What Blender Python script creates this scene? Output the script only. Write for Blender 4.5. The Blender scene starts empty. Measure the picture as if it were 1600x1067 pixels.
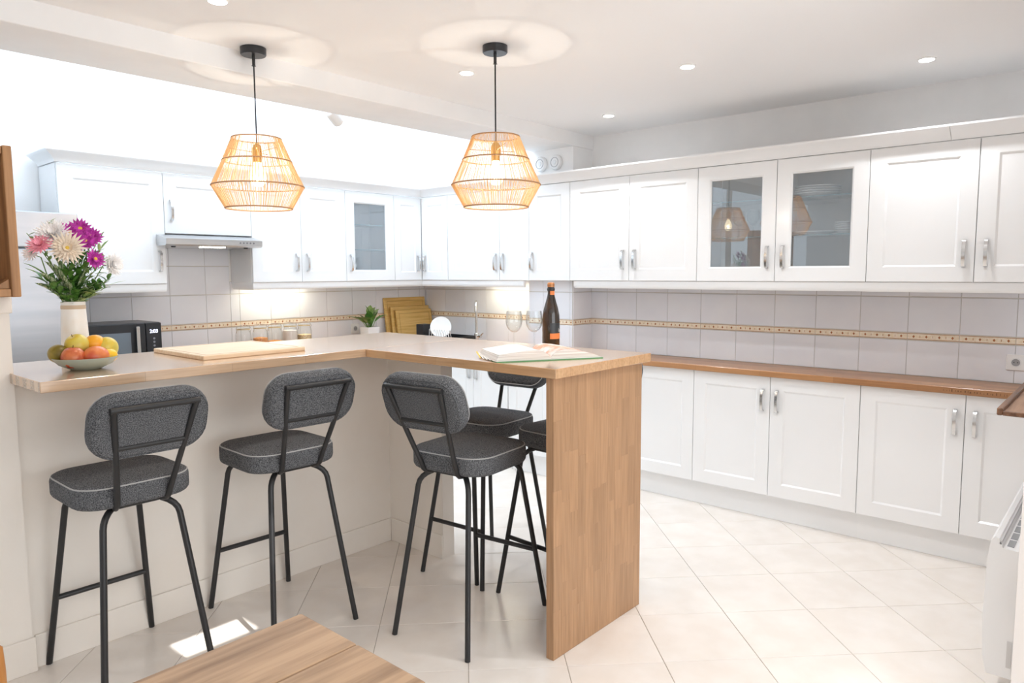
import bpy, bmesh, math, random
from mathutils import Matrix, Vector
from math import sin, cos, pi, radians
random.seed(7)
S = bpy.context.scene
COL = S.collection
# ---------------------------------------------------------------- camera
F_PX, YAW, PITCH, ROLL = 1118.45, radians(41.205), radians(5.481), radians(-0.30)
f = Vector((cos(YAW)*cos(PITCH), sin(YAW)*cos(PITCH), -sin(PITCH)))
r0 = Vector((sin(YAW), -cos(YAW), 0)); u0 = r0.cross(f)
r = r0*cos(ROLL)+u0*sin(ROLL); u = -r0*sin(ROLL)+u0*cos(ROLL)
cd = bpy.data.cameras.new('camera'); cam = bpy.data.objects.new('camera', cd); COL.objects.link(cam)
cd.sensor_width = 36; cd.lens = F_PX*36/1600; cd.clip_start = .05
M = Matrix((r, u, -f)).transposed().to_4x4(); M.translation = (0, 0, 1.51); cam.matrix_world = M
S.camera = cam
# ---------------------------------------------------------------- world, exposure, lights
w = bpy.data.worlds.new('world'); S.world = w; w.use_nodes = True
bg = w.node_tree.nodes['Background']; bg.inputs[0].default_value = (.86, .93, 1, 1); bg.inputs[1].default_value = 1.0
vs = S.view_settings; vs.view_transform = 'Standard'; vs.look = 'None'; vs.gamma = 1; vs.exposure = 0.43
try: vs.use_curve_mapping = False
except Exception: pass
try:
    S.cycles.use_denoising = True; S.cycles.denoiser = 'OPENIMAGEDENOISE'
    S.cycles.max_bounces = 10; S.cycles.diffuse_bounces = 6; S.cycles.glossy_bounces = 4
    S.cycles.transparent_max_bounces = 16; S.cycles.caustics_reflective = False; S.cycles.caustics_refractive = False
    S.cycles.sample_clamp_indirect = 6
except Exception: pass
def lamp(name, kind, loc, power, color, size=.1, size_y=None, target=None, parent=None, spot=None, blend=.5):
    d = bpy.data.lights.new(name, kind); d.energy = power; d.color = color
    if kind == 'AREA':
        d.shape = 'RECTANGLE'; d.size = size; d.size_y = size_y or size
    elif kind == 'SPOT':
        d.spot_size = spot; d.spot_blend = blend; d.shadow_soft_size = size
    else: d.shadow_soft_size = size
    o = bpy.data.objects.new(name, d); COL.objects.link(o); o.location = loc
    if target is not None:
        o.rotation_euler = (Vector(target)-Vector(loc)).to_track_quat('-Z', 'Y').to_euler()
    if parent: o.parent = parent
    return o
COOL = (.70, .85, 1); NEUT = (.95, .975, 1); WARM = (1, .90, .76)
P_SKY, P_REAR, P_DOWN, P_PEND, P_UNDER = 46, 44, .92, 5.2, 1.0
lamp('roof_window_light', 'AREA', (2.6, 4.25, 3.2), P_SKY, COOL, 3.0, 1.1, (2.6, 4.25, 0))
lamp('dining_fill_light', 'AREA', (1.2, -1.9, 1.5), P_REAR, (.95, .975, 1), 3.6, 2.0, (1.2, 3, 1.2))  # soft fill added behind the camera, standing for unseen windows
sun = lamp('sun', 'SUN', (1.3, -4, 9), 5.0, (1, .98, .95), target=(1.3, -4+5.0, 9-8.66)); sun.data.angle = radians(.5)
# ---------------------------------------------------------------- materials
MATS = {}
def nt(m): return m.node_tree.nodes, m.node_tree.links
def mat(name, col, rough=.5, metal=0., spec=.5, emit=None, es=0., coat=0.):
    m = bpy.data.materials.new(name); m.use_nodes = True
    b = m.node_tree.nodes['Principled BSDF']
    b.inputs['Base Color'].default_value = (*col, 1); b.inputs['Roughness'].default_value = rough
    b.inputs['Metallic'].default_value = metal; b.inputs['Specular IOR Level'].default_value = spec
    b.inputs['Coat Weight'].default_value = coat
    if emit: b.inputs['Emission Color'].default_value = (*emit, 1); b.inputs['Emission Strength'].default_value = es
    MATS[name] = m; return m
def nd(m, t, **kw):
    n = m.node_tree.nodes.new(t)
    for k, v in kw.items(): setattr(n, k, v)
    return n
def noisy(m, c1, c2, scale=(20, 20, 20), detail=4, lo=.35, hi=.65, bump=0., rnd=0., coord='Object'):
    """procedural colour mix by stretched noise, optional bump and per-object value shift"""
    N, L = nt(m); b = N['Principled BSDF']
    tc = nd(m, 'ShaderNodeTexCoord'); mp = nd(m, 'ShaderNodeMapping'); mp.inputs['Scale'].default_value = scale
    oi = nd(m, 'ShaderNodeObjectInfo')
    L.new(tc.outputs[coord], mp.inputs['Vector'])
    add = nd(m, 'ShaderNodeVectorMath', operation='ADD'); ml = nd(m, 'ShaderNodeMath', operation='MULTIPLY'); ml.inputs[1].default_value = 37.
    L.new(oi.outputs['Random'], ml.inputs[0]); L.new(mp.outputs[0], add.inputs[0]); L.new(ml.outputs[0], add.inputs[1])
    nz = nd(m, 'ShaderNodeTexNoise'); nz.inputs['Scale'].default_value = 1; nz.inputs['Detail'].default_value = detail
    L.new(add.outputs[0], nz.inputs['Vector'])
    rp = nd(m, 'ShaderNodeValToRGB'); e = rp.color_ramp.elements
    e[0].position = lo; e[0].color = (*c1, 1); e[1].position = hi; e[1].color = (*c2, 1)
    L.new(nz.outputs['Fac'], rp.inputs[0]); out = rp.outputs[0]
    if rnd:
        hs = nd(m, 'ShaderNodeHueSaturation'); mr = nd(m, 'ShaderNodeMapRange')
        mr.inputs[3].default_value = 1-rnd; mr.inputs[4].default_value = 1+rnd
        L.new(oi.outputs['Random'], mr.inputs[0]); L.new(mr.outputs[0], hs.inputs['Value']); L.new(out, hs.inputs['Color']); out = hs.outputs[0]
    L.new(out, b.inputs['Base Color'])
    if bump:
        bp = nd(m, 'ShaderNodeBump'); bp.inputs['Strength'].default_value = bump; bp.inputs['Distance'].default_value = .002
        L.new(nz.outputs['Fac'], bp.inputs['Height']); L.new(bp.outputs[0], b.inputs['Normal'])
    return out
def staves(name, c1, c2, rough, along='X', sw=.34, sh=.042, coat=1.):
    """laminated worktop: staves of differing tone with grain"""
    m = mat(name, c1, rough); N, L = nt(m); b = N['Principled BSDF']
    tc = nd(m, 'ShaderNodeTexCoord'); mp = nd(m, 'ShaderNodeMapping')
    if along == 'Y': mp.inputs['Rotation'].default_value = (0, 0, pi/2)
    L.new(tc.outputs['Object'], mp.inputs['Vector'])
    br = nd(m, 'ShaderNodeTexBrick'); br.offset = .37; br.inputs['Scale'].default_value = 1
    br.inputs['Brick Width'].default_value = sw; br.inputs['Row Height'].default_value = sh
    br.inputs['Mortar Size'].default_value = .0006; br.inputs['Color1'].default_value = (*c1, 1); br.inputs['Color2'].default_value = (*c2, 1)
    br.inputs['Mortar'].default_value = (*[x*.6 for x in c1], 1)
    L.new(mp.outputs[0], br.inputs['Vector'])
    m2 = nd(m, 'ShaderNodeMapping'); m2.inputs['Scale'].default_value = (4, 90, 90); L.new(mp.outputs[0], m2.inputs['Vector'])
    nz = nd(m, 'ShaderNodeTexNoise'); nz.inputs['Scale'].default_value = 1; nz.inputs['Detail'].default_value = 5
    L.new(m2.outputs[0], nz.inputs['Vector'])
    mx = nd(m, 'ShaderNodeMixRGB', blend_type='MULTIPLY'); mx.inputs[0].default_value = .38
    rp = nd(m, 'ShaderNodeValToRGB'); e = rp.color_ramp.elements; e[0].position = .3; e[0].color = (.55, .48, .42, 1); e[1].position = .6; e[1].color = (1, 1, 1, 1)
    L.new(nz.outputs['Fac'], rp.inputs[0]); L.new(br.outputs['Color'], mx.inputs[1]); L.new(rp.outputs[0], mx.inputs[2])
    L.new(mx.outputs[0], b.inputs['Base Color']); b.inputs['Coat Weight'].default_value = coat; b.inputs['Coat Roughness'].default_value = .16
    return m
def clear(name, tint, refl=.10, rough=.02, edge=.5, painted_sheen=0):
    m = bpy.data.materials.new(name); m.use_nodes = True; N, L = nt(m)
    N.remove(N['Principled BSDF'])
    t = nd(m, 'ShaderNodeBsdfTransparent'); t.inputs[0].default_value = (*tint, 1)
    g = nd(m, 'ShaderNodeBsdfGlossy'); g.inputs['Roughness'].default_value = rough
    lw = nd(m, 'ShaderNodeLayerWeight'); lw.inputs[0].default_value = edge
    mr = nd(m, 'ShaderNodeMapRange'); mr.inputs[3].default_value = refl; mr.inputs[4].default_value = .85
    mix = nd(m, 'ShaderNodeMixShader')
    pw = nd(m, 'ShaderNodeMath', operation='POWER'); pw.inputs[1].default_value = 2.5
    L.new(lw.outputs['Facing'], pw.inputs[0]); L.new(pw.outputs[0], mr.inputs[0]); L.new(mr.outputs[0], mix.inputs[0])
    L.new(t.outputs[0], mix.inputs[1]); L.new(g.outputs[0], mix.inputs[2])
    if painted_sheen:
        df = nd(m, 'ShaderNodeBsdfDiffuse'); df.inputs[0].default_value = (.66, .84, .96, 1); m2 = nd(m, 'ShaderNodeMixShader'); m2.inputs[0].default_value = painted_sheen  # bluish diffuse stands in for bright reflections on the panes
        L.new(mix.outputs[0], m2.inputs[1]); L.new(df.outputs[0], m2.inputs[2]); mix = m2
    L.new(mix.outputs[0], N['Material Output'].inputs[0]); MATS[name] = m; return m
WALL = mat('wall_paint', (.87, .865, .86), .75); noisy(WALL, (.86, .855, .85), (.885, .88, .875), (6, 6, 6))
CEIL = mat('ceiling_paint', (.90, .905, .915), .8)
IVORY = mat('ivory_paint', (.86, .815, .75), .7); noisy(IVORY, (.85, .80, .735), (.87, .825, .765), (5, 5, 5))
BASE = mat('skirting_paint', (.88, .87, .86), .45)
GLOSS = mat('white_lacquer', (.86, .865, .87), .16, spec=.45); noisy(GLOSS, (.855, .86, .865), (.87, .875, .88), (3, 3, 3))
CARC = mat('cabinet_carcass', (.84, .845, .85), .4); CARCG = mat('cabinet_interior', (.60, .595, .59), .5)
CHROME = mat('brushed_chrome', (.68, .68, .68), .22, 1); STEEL = mat('stainless_steel', (.60, .61, .62), .30, 1)
noisy(STEEL, (.56, .57, .58), (.64, .65, .66), (2, 2, 160), 3)
TILE = mat('wall_tile_glaze', (.79, .805, .85), .10); noisy(TILE, (.78, .795, .845), (.81, .825, .865), (5, 5, 5), rnd=.012)
GROUT = mat('grout', (.60, .585, .56), .9)
BORD = mat('border_tile_cream', (.83, .73, .58), .3); noisy(BORD, (.80, .68, .50), (.87, .79, .67), (60, 60, 60))
BRN = mat('border_brown', (.42, .20, .08), .4); DIA = mat('border_diamond', (.40, .15, .05), .4)
FTILE = mat('floor_tile_glaze', (.80, .74, .68), .2); noisy(FTILE, (.79, .73, .67), (.835, .785, .735), (7, 7, 7), 5, rnd=.02)
FGROUT = mat('floor_grout', (.50, .45, .40), .9)
OAKA = staves('oak_worktop_along_x', (.68, .48, .32), (.63, .43, .275), .2, 'X')  # long leg's oak lightened to stand in for its washed-out reflection
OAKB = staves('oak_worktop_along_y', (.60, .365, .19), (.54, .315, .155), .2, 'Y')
IROKO = staves('iroko_worktop', (.46, .235, .105), (.33, .155, .065), .34, 'Y', .42, .038, .1)
STAVE = mat('oak_stave', (.62, .36, .18), .38); noisy(STAVE, (.335, .185, .092), (.43, .25, .132), (110, 110, 5), 5, .3, .65, rnd=.09)
BOARD = mat('oak_board', (.66, .42, .22), .35); noisy(BOARD, (.70, .52, .34), (.80, .64, .46), (5, 90, 90), 5)
BAMB = mat('bamboo', (.70, .46, .15), .4); noisy(BAMB, (.62, .38, .10), (.76, .52, .19), (4, 70, 70), 4)
TABW = mat('pine_plank', (.55, .32, .16), .5); noisy(TABW, (.24, .14, .075), (.49, .32, .19), (2.6, 34, 20), 7, .3, .62, .15, .06)
CRATEW = mat('old_pine', (.40, .20, .085), .55); noisy(CRATEW, (.25, .115, .045), (.50, .27, .12), (30, 30, 2.5), 5, .3, .7, .1, .06)
CHAIRW = mat('honey_wood', (.50, .21, .05), .35); noisy(CHAIRW, (.40, .16, .035), (.56, .25, .07), (30, 30, 4))
WALNUT = mat('walnut', (.16, .075, .04), .35); noisy(WALNUT, (.11, .05, .028), (.24, .12, .065), (4, 60, 60), 5)
WALNUTL = mat('walnut_tray', (.30, .17, .10), .4); noisy(WALNUTL, (.24, .13, .075), (.37, .22, .14), (4, 60, 60), 5)
FAB = mat('charcoal_fabric', (.06, .06, .065), .95, spec=.15); noisy(FAB, (.040, .042, .047), (.21, .215, .225), (300, 300, 300), 2, .36, .68, .5)
PIPE = mat('grey_piping', (.42, .42, .42), .8); BLK = mat('black_metal', (.017, .017, .018), .42, 0.0, .5)
BLK2 = mat('black_plastic', (.02, .022, .026), .3); DARKG = mat('dark_glass', (.045, .055, .07), .06, spec=.8)
RAFF = mat('raffia', (.80, .52, .24), .75); noisy(RAFF, (.78, .54, .28), (.90, .72, .46), (40, 40, 40))
_n, _l = nt(RAFF); _t = nd(RAFF, 'ShaderNodeBsdfTranslucent'); _t.inputs[0].default_value = (.90, .68, .40, 1); _x = nd(RAFF, 'ShaderNodeMixShader'); _x.inputs[0].default_value = .5
_l.new(_n['Principled BSDF'].outputs[0], _x.inputs[1]); _l.new(_t.outputs[0], _x.inputs[2]); _l.new(_x.outputs[0], _n['Material Output'].inputs[0])
RAFD = mat('raffia_ring', (.44, .25, .12), .8); BRASS = mat('brass', (.70, .45, .16), .3, 1)
BULB = mat('bulb_glow', (1, .8, .5), .3, emit=(1, .80, .50), es=22); LENS = mat('lamp_lens', (1, 1, 1), .3, emit=(1, .97, .92), es=14)
STRIP = mat('strip_glow', (1, 1, 1), .3, emit=(1, .95, .85), es=8)
GLASS = clear('clear_glass', (.97, .98, .98), .05); PANE = clear('cabinet_pane', (.98, .99, 1), .16, .0, painted_sheen=.06); SHELF = clear('glass_shelf', (.80, .90, .92), .10)
SHEDGE = mat('shelf_edge', (.12, .26, .30), .1)
CHINA = mat('white_china', (.80, .81, .82), .12); PLASTW = mat('white_plastic', (.83, .83, .83), .35); DARK = mat('dark_void', (.03, .03, .03), .6)
VASE = mat('ceramic_vase', (.82, .78, .72), .3); noisy(VASE, (.84, .82, .79), (.76, .66, .55), (9, 9, 6), 2, .55, .75)
BOWL = mat('sage_glaze', (.40, .47, .41), .2); LEAF = mat('leaf_green', (.07, .20, .035), .45, spec=.4); noisy(LEAF, (.045, .14, .02), (.14, .32, .06), (30, 30, 30), rnd=.15)
LEAFL = mat('leaf_light', (.22, .38, .10), .5); noisy(LEAFL, (.15, .28, .05), (.38, .48, .20), (25, 25, 25), rnd=.15)
LEAFS = mat('leaf_striped', (.20, .28, .13), .5); noisy(LEAFS, (.07, .14, .04), (.42, .46, .30), (260, 260, 6), 2, .42, .6)
STEM = mat('stem_green', (.13, .22, .05), .6)
PURP = mat('purple_petal', (.40, .015, .30), .6); noisy(PURP, (.30, .01, .22), (.56, .04, .44), (60, 60, 60)); PINK = mat('pink_petal', (.90, .40, .52), .6)
WHITP = mat('white_petal', (.93, .92, .92), .6); CREAM = mat('cream_petal', (.85, .76, .64), .6); YEL = mat('yellow_centre', (.75, .52, .08), .7)
PAPER = mat('paper', (.84, .82, .79), .7); noisy(PAPER, (.66, .62, .58), (.86, .84, .81), (3, 3, 420), 2, .38, .6); GREEN = mat('green_cover', (.09, .30, .12), .4)
PRINT = mat('printed_page', (.8, .5, .4), .5); noisy(PRINT, (.80, .36, .22), (.84, .78, .74), (22, 22, 22), 3, .40, .62)
PRINT2 = mat('text_page', (.8, .79, .77), .6)
BOT = mat('bottle_glass', (.055, .026, .012), .06, spec=.7); noisy(BOT, (.025, .016, .010), (.13, .055, .018), (14, 14, 7), 2, .45, .75)
LABK = mat('label_black', (.03, .035, .04), .4); LABO = mat('label_orange', (.80, .24, .06), .45); FOIL = mat('foil_orange', (.60, .26, .10), .3, .4); WHT = mat('label_white', (.85, .85, .85), .5)
def fruit(name, c1, c2, sc=18): m = mat(name, c1, .32, spec=.4); noisy(m, c1, c2, (sc, sc, sc), 3, .38, .62); return m
FR_R = fruit('red_apple', (.40, .022, .02), (.60, .17, .06)); FR_M = fruit('mango', (.50, .055, .03), (.72, .22, .07), 12)
FR_Y = fruit('yellow_apple', (.66, .48, .045), (.62, .54, .12)); FR_O = fruit('orange', (.85, .33, .01), (.88, .42, .03)); FR_G = fruit('green_pear', (.17, .125, .016), (.30, .22, .035))
FR_L = fruit('lemon', (.86, .50, .02), (.88, .58, .05)); BROWN = mat('stalk_brown', (.12, .06, .02), .8)
LENT = mat('lentils', (.75, .28, .06), .8); noisy(LENT, (.60, .18, .03), (.86, .42, .14), (150, 150, 150)); RICE = mat('flour', (.80, .72, .64), .9); OATS = mat('oats', (.70, .52, .28), .9); noisy(OATS, (.55, .36, .15), (.82, .66, .42), (120, 120, 120))
SOIL = mat('soil', (.035, .022, .014), .95); DISP = mat('display_digits', (.8, .8, 1), .3, emit=(.75, .78, 1), es=3)
# ---------------------------------------------------------------- builders
class B:
    def __init__(s): s.v, s.f, s.m = [], [], []
    def add(s, v, f, mi=0):
        k = len(s.v); s.v += [tuple(p) for p in v]; s.f += [tuple(i+k for i in q) for q in f]; s.m += [mi]*len(f); return s
    def box(s, x0, x1, y0, y1, z0, z1, mi=0, bev=0.):
        if not bev:
            v = [(x, y, z) for z in (z0, z1) for y in (y0, y1) for x in (x0, x1)]
            return s.add(v, [(0, 2, 3, 1), (4, 5, 7, 6), (0, 1, 5, 4), (2, 6, 7, 3), (0, 4, 6, 2), (1, 3, 7, 5)], mi)
        bm = bmesh.new(); bmesh.ops.create_cube(bm, size=1)
        for p in bm.verts: p.co = ((x0+x1)/2+p.co.x*(x1-x0), (y0+y1)/2+p.co.y*(y1-y0), (z0+z1)/2+p.co.z*(z1-z0))
        bmesh.ops.bevel(bm, geom=bm.edges[:], offset=bev, segments=1 if bev < .004 else 2, affect='EDGES', profile=.5)
        bm.verts.index_update(); s.add([p.co[:] for p in bm.verts], [[p.index for p in q.verts] for q in bm.faces], mi); bm.free(); return s
    def tube(s, pts, rad, n=10, mi=0, closed=False, caps=True):
        pts = [Vector(p) for p in pts]; N = len(pts); rings = []; up = None
        for i, p in enumerate(pts):
            a = pts[(i-1) % N] if (closed or i) else p; c = pts[(i+1) % N] if (closed or i < N-1) else p
            t = (c-a).normalized()
            if up is None:
                up = Vector((0, 0, 1)) if abs(t.z) < .9 else Vector((1, 0, 0))
            x = t.cross(up)
            if x.length < 1e-4: x = t.cross(Vector((0, 1, 0)))
            x.normalize(); y = x.cross(t).normalized(); up = y
            rr = rad[i] if isinstance(rad, (list, tuple)) else rad
            rings.append([p+x*cos(2*pi*k/n)*rr+y*sin(2*pi*k/n)*rr for k in range(n)])
        return s.loft(rings, mi, closed, caps)
    def loft(s, rings, mi=0, closed=False, caps=True):
        n = len(rings[0]); v = [p for q in rings for p in q]; fs = []; R = len(rings)
        for i in range(R if closed else R-1):
            j = (i+1) % R
            for k in range(n): fs.append((i*n+k, i*n+(k+1) % n, j*n+(k+1) % n, j*n+k))
        if caps and not closed: fs += [tuple(range(n))[::-1], tuple((R-1)*n+k for k in range(n))]
        return s.add(v, fs, mi)
    def lathe(s, prof, n=24, mi=0, c=(0, 0, 0), caps=True):
        return s.loft([[(c[0]+q*cos(2*pi*k/n), c[1]+q*sin(2*pi*k/n), c[2]+z) for k in range(n)] for q, z in prof], mi, False, caps)
    def prism(s, poly, ax, a, b, mi=0):
        def P(p, q): return {'x': (q, p[0], p[1]), 'y': (p[0], q, p[1]), 'z': (p[0], p[1], q)}[ax]
        return s.loft([[P(p, a) for p in poly], [P(p, b) for p in poly]], mi)
    def obj(s, name, mats, parent=None, smooth=False, loc=None, rot=None, kind=None):
        me = bpy.data.meshes.new(name); me.from_pydata(s.v, [], s.f)
        for m in (mats if isinstance(mats, (list, tuple)) else [mats]): me.materials.append(m)
        me.polygons.foreach_set('material_index', s.m)
        bm = bmesh.new(); bm.from_mesh(me); bmesh.ops.recalc_face_normals(bm, faces=bm.faces[:]); bm.to_mesh(me); bm.free()
        if smooth:
            me.polygons.foreach_set('use_smooth', [True]*len(me.polygons))
            try: me.set_sharp_from_angle(angle=radians(38))
            except Exception: pass
        o = bpy.data.objects.new(name, me); COL.objects.link(o)
        if parent: o.parent = parent
        if loc: o.location = loc
        if rot: o.rotation_euler = rot
        if kind: o['kind'] = kind
        return o
def tag(o, label, cat, group=None):
    o['label'] = label; o['category'] = cat
    if group: o['group'] = group
    return o
def thing(name, label, cat, loc=(0, 0, 0), rz=0., group=None):
    o = bpy.data.objects.new(name, None); COL.objects.link(o); o.location = loc; o.rotation_euler = (0, 0, rz); o.empty_display_size = .05
    return tag(o, label, cat, group)
def copy_tree(o, parent=None):
    c = o.copy(); COL.objects.link(c)
    if parent: c.parent = parent
    for ch in list(o.children): copy_tree(ch, c)
    return c
def struct(name, b, m, **k): return b.obj(name, m, kind='structure', **k)
def link_mesh(name, me, parent, loc, rz=0.):
    o = bpy.data.objects.new(name, me); COL.objects.link(o); o.parent = parent; o.location = loc; o.rotation_euler = (0, 0, rz); return o
def text_mesh(body, size, name, m, parent, loc, rot):
    c = bpy.data.curves.new(name, 'FONT'); c.body = body; c.size = size; c.extrude = .0003; c.align_x = 'CENTER'
    t = bpy.data.objects.new(name+'_tmp', c); COL.objects.link(t)
    dg = bpy.context.evaluated_depsgraph_get(); me = bpy.data.meshes.new_from_object(t.evaluated_get(dg))
    bpy.data.objects.remove(t); me.materials.clear(); me.materials.append(m)
    o = bpy.data.objects.new(name, me); COL.objects.link(o); o.parent = parent; o.location = loc; o.rotation_euler = rot; return o
# ---------------------------------------------------------------- key dimensions (metres)
XR, YB, ZC = 4.515, 5.03, 2.517          # right wall, back wall, ceiling
XD, YD = 4.198, 4.712                    # upper / base door fronts on the right, upper door fronts at the back
ZU0, ZU1 = 1.45, 2.155                   # upper doors
BX0, BX1, BY0, BY1 = .745, 2.785, 2.76, 3.46   # breakfast bar, long leg
BZ, BT = 1.152, .038
# ---------------------------------------------------------------- structure
floor = struct('floor', B().box(-2, 4.7, -2.1, 5.2, -.12, -.004), FGROUT)
struct('wall_right', B().box(XR, 4.7, -2.1, 5.2, 0, 3.3), WALL); wall_right = bpy.data.objects['wall_right']
wall_back = struct('wall_back', B().box(.5, XR, YB, 5.2, 0, 3.3), WALL)
struct('wall_left', B().box(.55, .70, 3.55, YB, 0, 3.3), WALL)
struct('wall_dining', B().box(-2, -1.85, -2.1, 3.53, 0, ZC), WALL)
rear = B(); rear.box(-1.85, -.75, -2.1, -2, 0, ZC); rear.box(3.1, XR, -2.1, -2, 0, ZC); rear.box(-.75, 3.1, -2.1, -2, 0, .4); rear.box(-.75, 3.1, -2.1, -2, 2.4, ZC)
struct('wall_rear', rear, WALL)
struct('ceiling', B().box(-2, 1.18, -2.1, 3.13, ZC, ZC+.1).box(1.49, XR, -2.1, 3.13, ZC, ZC+.1).box(1.18, 1.49, -2.1, 1.249, ZC, ZC+.1).box(1.18, 1.49, 1.447, 3.13, ZC, ZC+.1), CEIL)      # with an unseen opening added so the sun lands as a floor patch
struct('trim_1', B().box(-2, XR, 3.13, 3.53, 2.42, 2.75, bev=.003), WALL)     # ceiling beam
lw = B(); lw.box(.55, 4.7, 3.38, 5.2, 3.3, 3.4)
struct('ceiling_kitchen', lw, CEIL)
struct('trim_2', B().box(.55, XR, 3.38, 3.53, 2.75, 3.4), WALL)
pillar = struct('wall_pillar', B().box(4.275, XR, 3.145, 3.56, 0, 2.42), WALL)
struct('wall_bar', B().box(.70, 2.60, 3.13, 3.25, 0, BZ-BT).box(2.522, 2.602, 2.70, 3.13, 0, BZ-BT), IVORY)
struct('baseboard_bar', B().box(.77, 2.515, 3.12, 3.13, 0, .13, bev=.002).box(2.513, 2.522, 2.70, 3.12, 0, .13, bev=.002), IVORY)
struct('wall_post', B().box(.35, .757, 3.105, 3.45, 0, 1.372).box(.35, .766, 3.097, 3.46, 1.372, 1.434, bev=.003), IVORY)
struct('baseboard_post', B().box(.35, .766, 3.092, 3.105, 0, .135, bev=.003), IVORY)
struct('wall_near', B().box(2.76, 4.15, .03, .243, 0, ZC), mat('near_wall_paint', (.74, .70, .67), .7))
struct('window_1', B().box(-.75, -.68, -2.08, -2.02, .4, 2.4).box(3.03, 3.1, -2.08, -2.02, .4, 2.4).box(-.68, 3.03, -2.08, -2.02, .4, .47).box(-.68, 3.03, -2.08, -2.02, 2.33, 2.4).box(1.14, 1.21, -2.08, -2.02, .47, 2.33), BASE)
struct('trim_3', B().box(1.43, XR, 4.83, YB, 2.16, 2.262), WALL)
# floor tiles, laid on the diagonal
SD = .3797; q = SD/2**.5; OX = OY = 2.113
def clip(poly, x0, x1, y0, y1):
    for ax, lim, sg in ((0, x0, 1), (0, x1, -1), (1, y0, 1), (1, y1, -1)):
        out = []
        for i, a in enumerate(poly):
            b = poly[(i+1) % len(poly)]; da, db = sg*(a[ax]-lim), sg*(b[ax]-lim)
            if da >= 0: out.append(a)
            if da*db < 0: t = da/(da-db); out.append((a[0]+(b[0]-a[0])*t, a[1]+(b[1]-a[1])*t))
        poly = out
        if not poly: return poly
    return poly
def floor_tile_mesh(poly):
    cx = sum(p[0] for p in poly)/len(poly); cy = sum(p[1] for p in poly)/len(poly)
    ins = lambda k: [(cx+(p[0]-cx)*k, cy+(p[1]-cy)*k) for p in poly]
    b = B(); b.loft([[(x, y, -.006) for x, y in poly], [(x, y, -.0012) for x, y in poly], [(x, y, 0) for x, y in ins(.994)]])
    return b
g = .0016
full = floor_tile_mesh([(-q+g, 0), (0, -q+g), (q-g, 0), (0, q-g)]).obj('floor_tile', FTILE, floor)
full_me = full.data; bpy.data.objects.remove(full)
for i in range(-12, 13):
    for j in range(-12, 13):
        cx, cy = OX+q*(i+j), OY+q*(i-j)+q*0
        cx, cy = OX+q+ (i+j)*q, OY+(i-j)*q
        if cx < -.6 or cy < -.3 or cx > XR+q or cy > YB+q or (cx < .2 and cy > 3.6): continue
        pl = [(cx-q+g, cy), (cx, cy-q+g), (cx+q-g, cy), (cx, cy+q-g)]
        c = clip(pl, -1, XR-.002, -1, YB-.002)
        if len(c) < 3: continue
        if len(c) == 4 and all(abs(a[0]-b[0])+abs(a[1]-b[1]) < 1e-6 for a, b in zip(c, pl)): link_mesh('floor_tile', full_me, floor, (cx, cy, 0))
        else:
            ar = abs(sum(a[0]*b[1]-a[1]*b[0] for a, b in zip(c, c[1:]+c[:1])))/2
            if ar > .002: floor_tile_mesh(c).obj('floor_tile', FTILE, floor)
# wall tiles: local frame x along the wall, y = 0 face, pointing out of the wall at -y
TP, RZ = .253, ((.922, .198), (1.165, .199), (1.3675, .199), (1.57, .199)); BZ0, BZH = 1.1225, .040
_tm = {}
def tile_mesh(wd, h):
    k = (round(wd, 4), round(h, 4))
    if k not in _tm:
        o = B().box(.0015, wd-.0015, -.006, .004, 0, h-.003, bev=.0012).obj('wall_tile', TILE); _tm[k] = o.data; bpy.data.objects.remove(o)
    return _tm[k]
def border_mesh(wd):
    k = ('b', round(wd, 4))
    if k not in _tm:
        b = B(); b.box(.001, wd-.001, -.006, .004, 0, BZH-.002, 0, .001)
        for z in (.002, BZH-.0065): b.box(.001, wd-.001, -.0068, -.005, z, z+.0028, 1)
        n = max(1, round(wd/.0632)); st = wd/n
        for i in range(n):
            x = st*(i+.5); z = BZH/2-.001; e = .0085
            b.prism([(x-e*.75, z), (x, z-e), (x+e*.75, z), (x, z+e)], 'y', -.0072, -.005, 2)
            if i: b.box(st*i-.0012, st*i+.0012, -.0068, -.005, z-.006, z+.006, 1)
        o = b.obj('border_tile', [BORD, BRN, DIA]); _tm[k] = o.data; bpy.data.objects.remove(o)
    return _tm[k]
def tiling(wall, org, rz, x0, x1, phase, rows, skip=None):
    """tile a run from x0 to x1 (local), a joint falling on phase"""
    b = B(); zt = rows[-1][0]+rows[-1][1]; b.box(x0, x1, -.0025, .0, .92, zt)
    o = b.obj('tile_grout', GROUT, wall); o.location = org; o.rotation_euler = (0, 0, rz)
    k = math.floor((x0-phase)/TP); x = phase+k*TP; ca, sa = cos(rz), sin(rz)
    while x < x1-.004:
        a, c = max(x, x0), min(x+TP, x1)
        if c-a > .012:
            P = lambda z: (org[0]+a*ca, org[1]+a*sa, z)
            for z, h in rows: link_mesh('wall_tile', tile_mesh(c-a, h), wall, P(z), rz)
            link_mesh('border_tile', border_mesh(c-a), wall, P(BZ0), rz)
        x += TP
R3 = RZ[:2]+((1.3675, .09),)
tiling(wall_right, (XR, 3.14, 0), -pi/2, 0, 2.89, 3.14-1.733, R3)
tiling(wall_right, (XR, YB-.008, 0), -pi/2, 0, YB-3.57, .02, R3)
tiling(wall_back, (0, YB, 0), 0, 1.44, 2.60, 2.165, RZ)
tiling(wall_back, (0, YB, 0), 0, 2.60, XR-.008, 2.165+TP*2, R3)
tiling(pillar, (4.275, 3.56, 0), -pi/2, .0, .415, .14, R3)
tiling(pillar, (4.275, 3.145, 0), 0, 0, .24, .0, R3)
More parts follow.
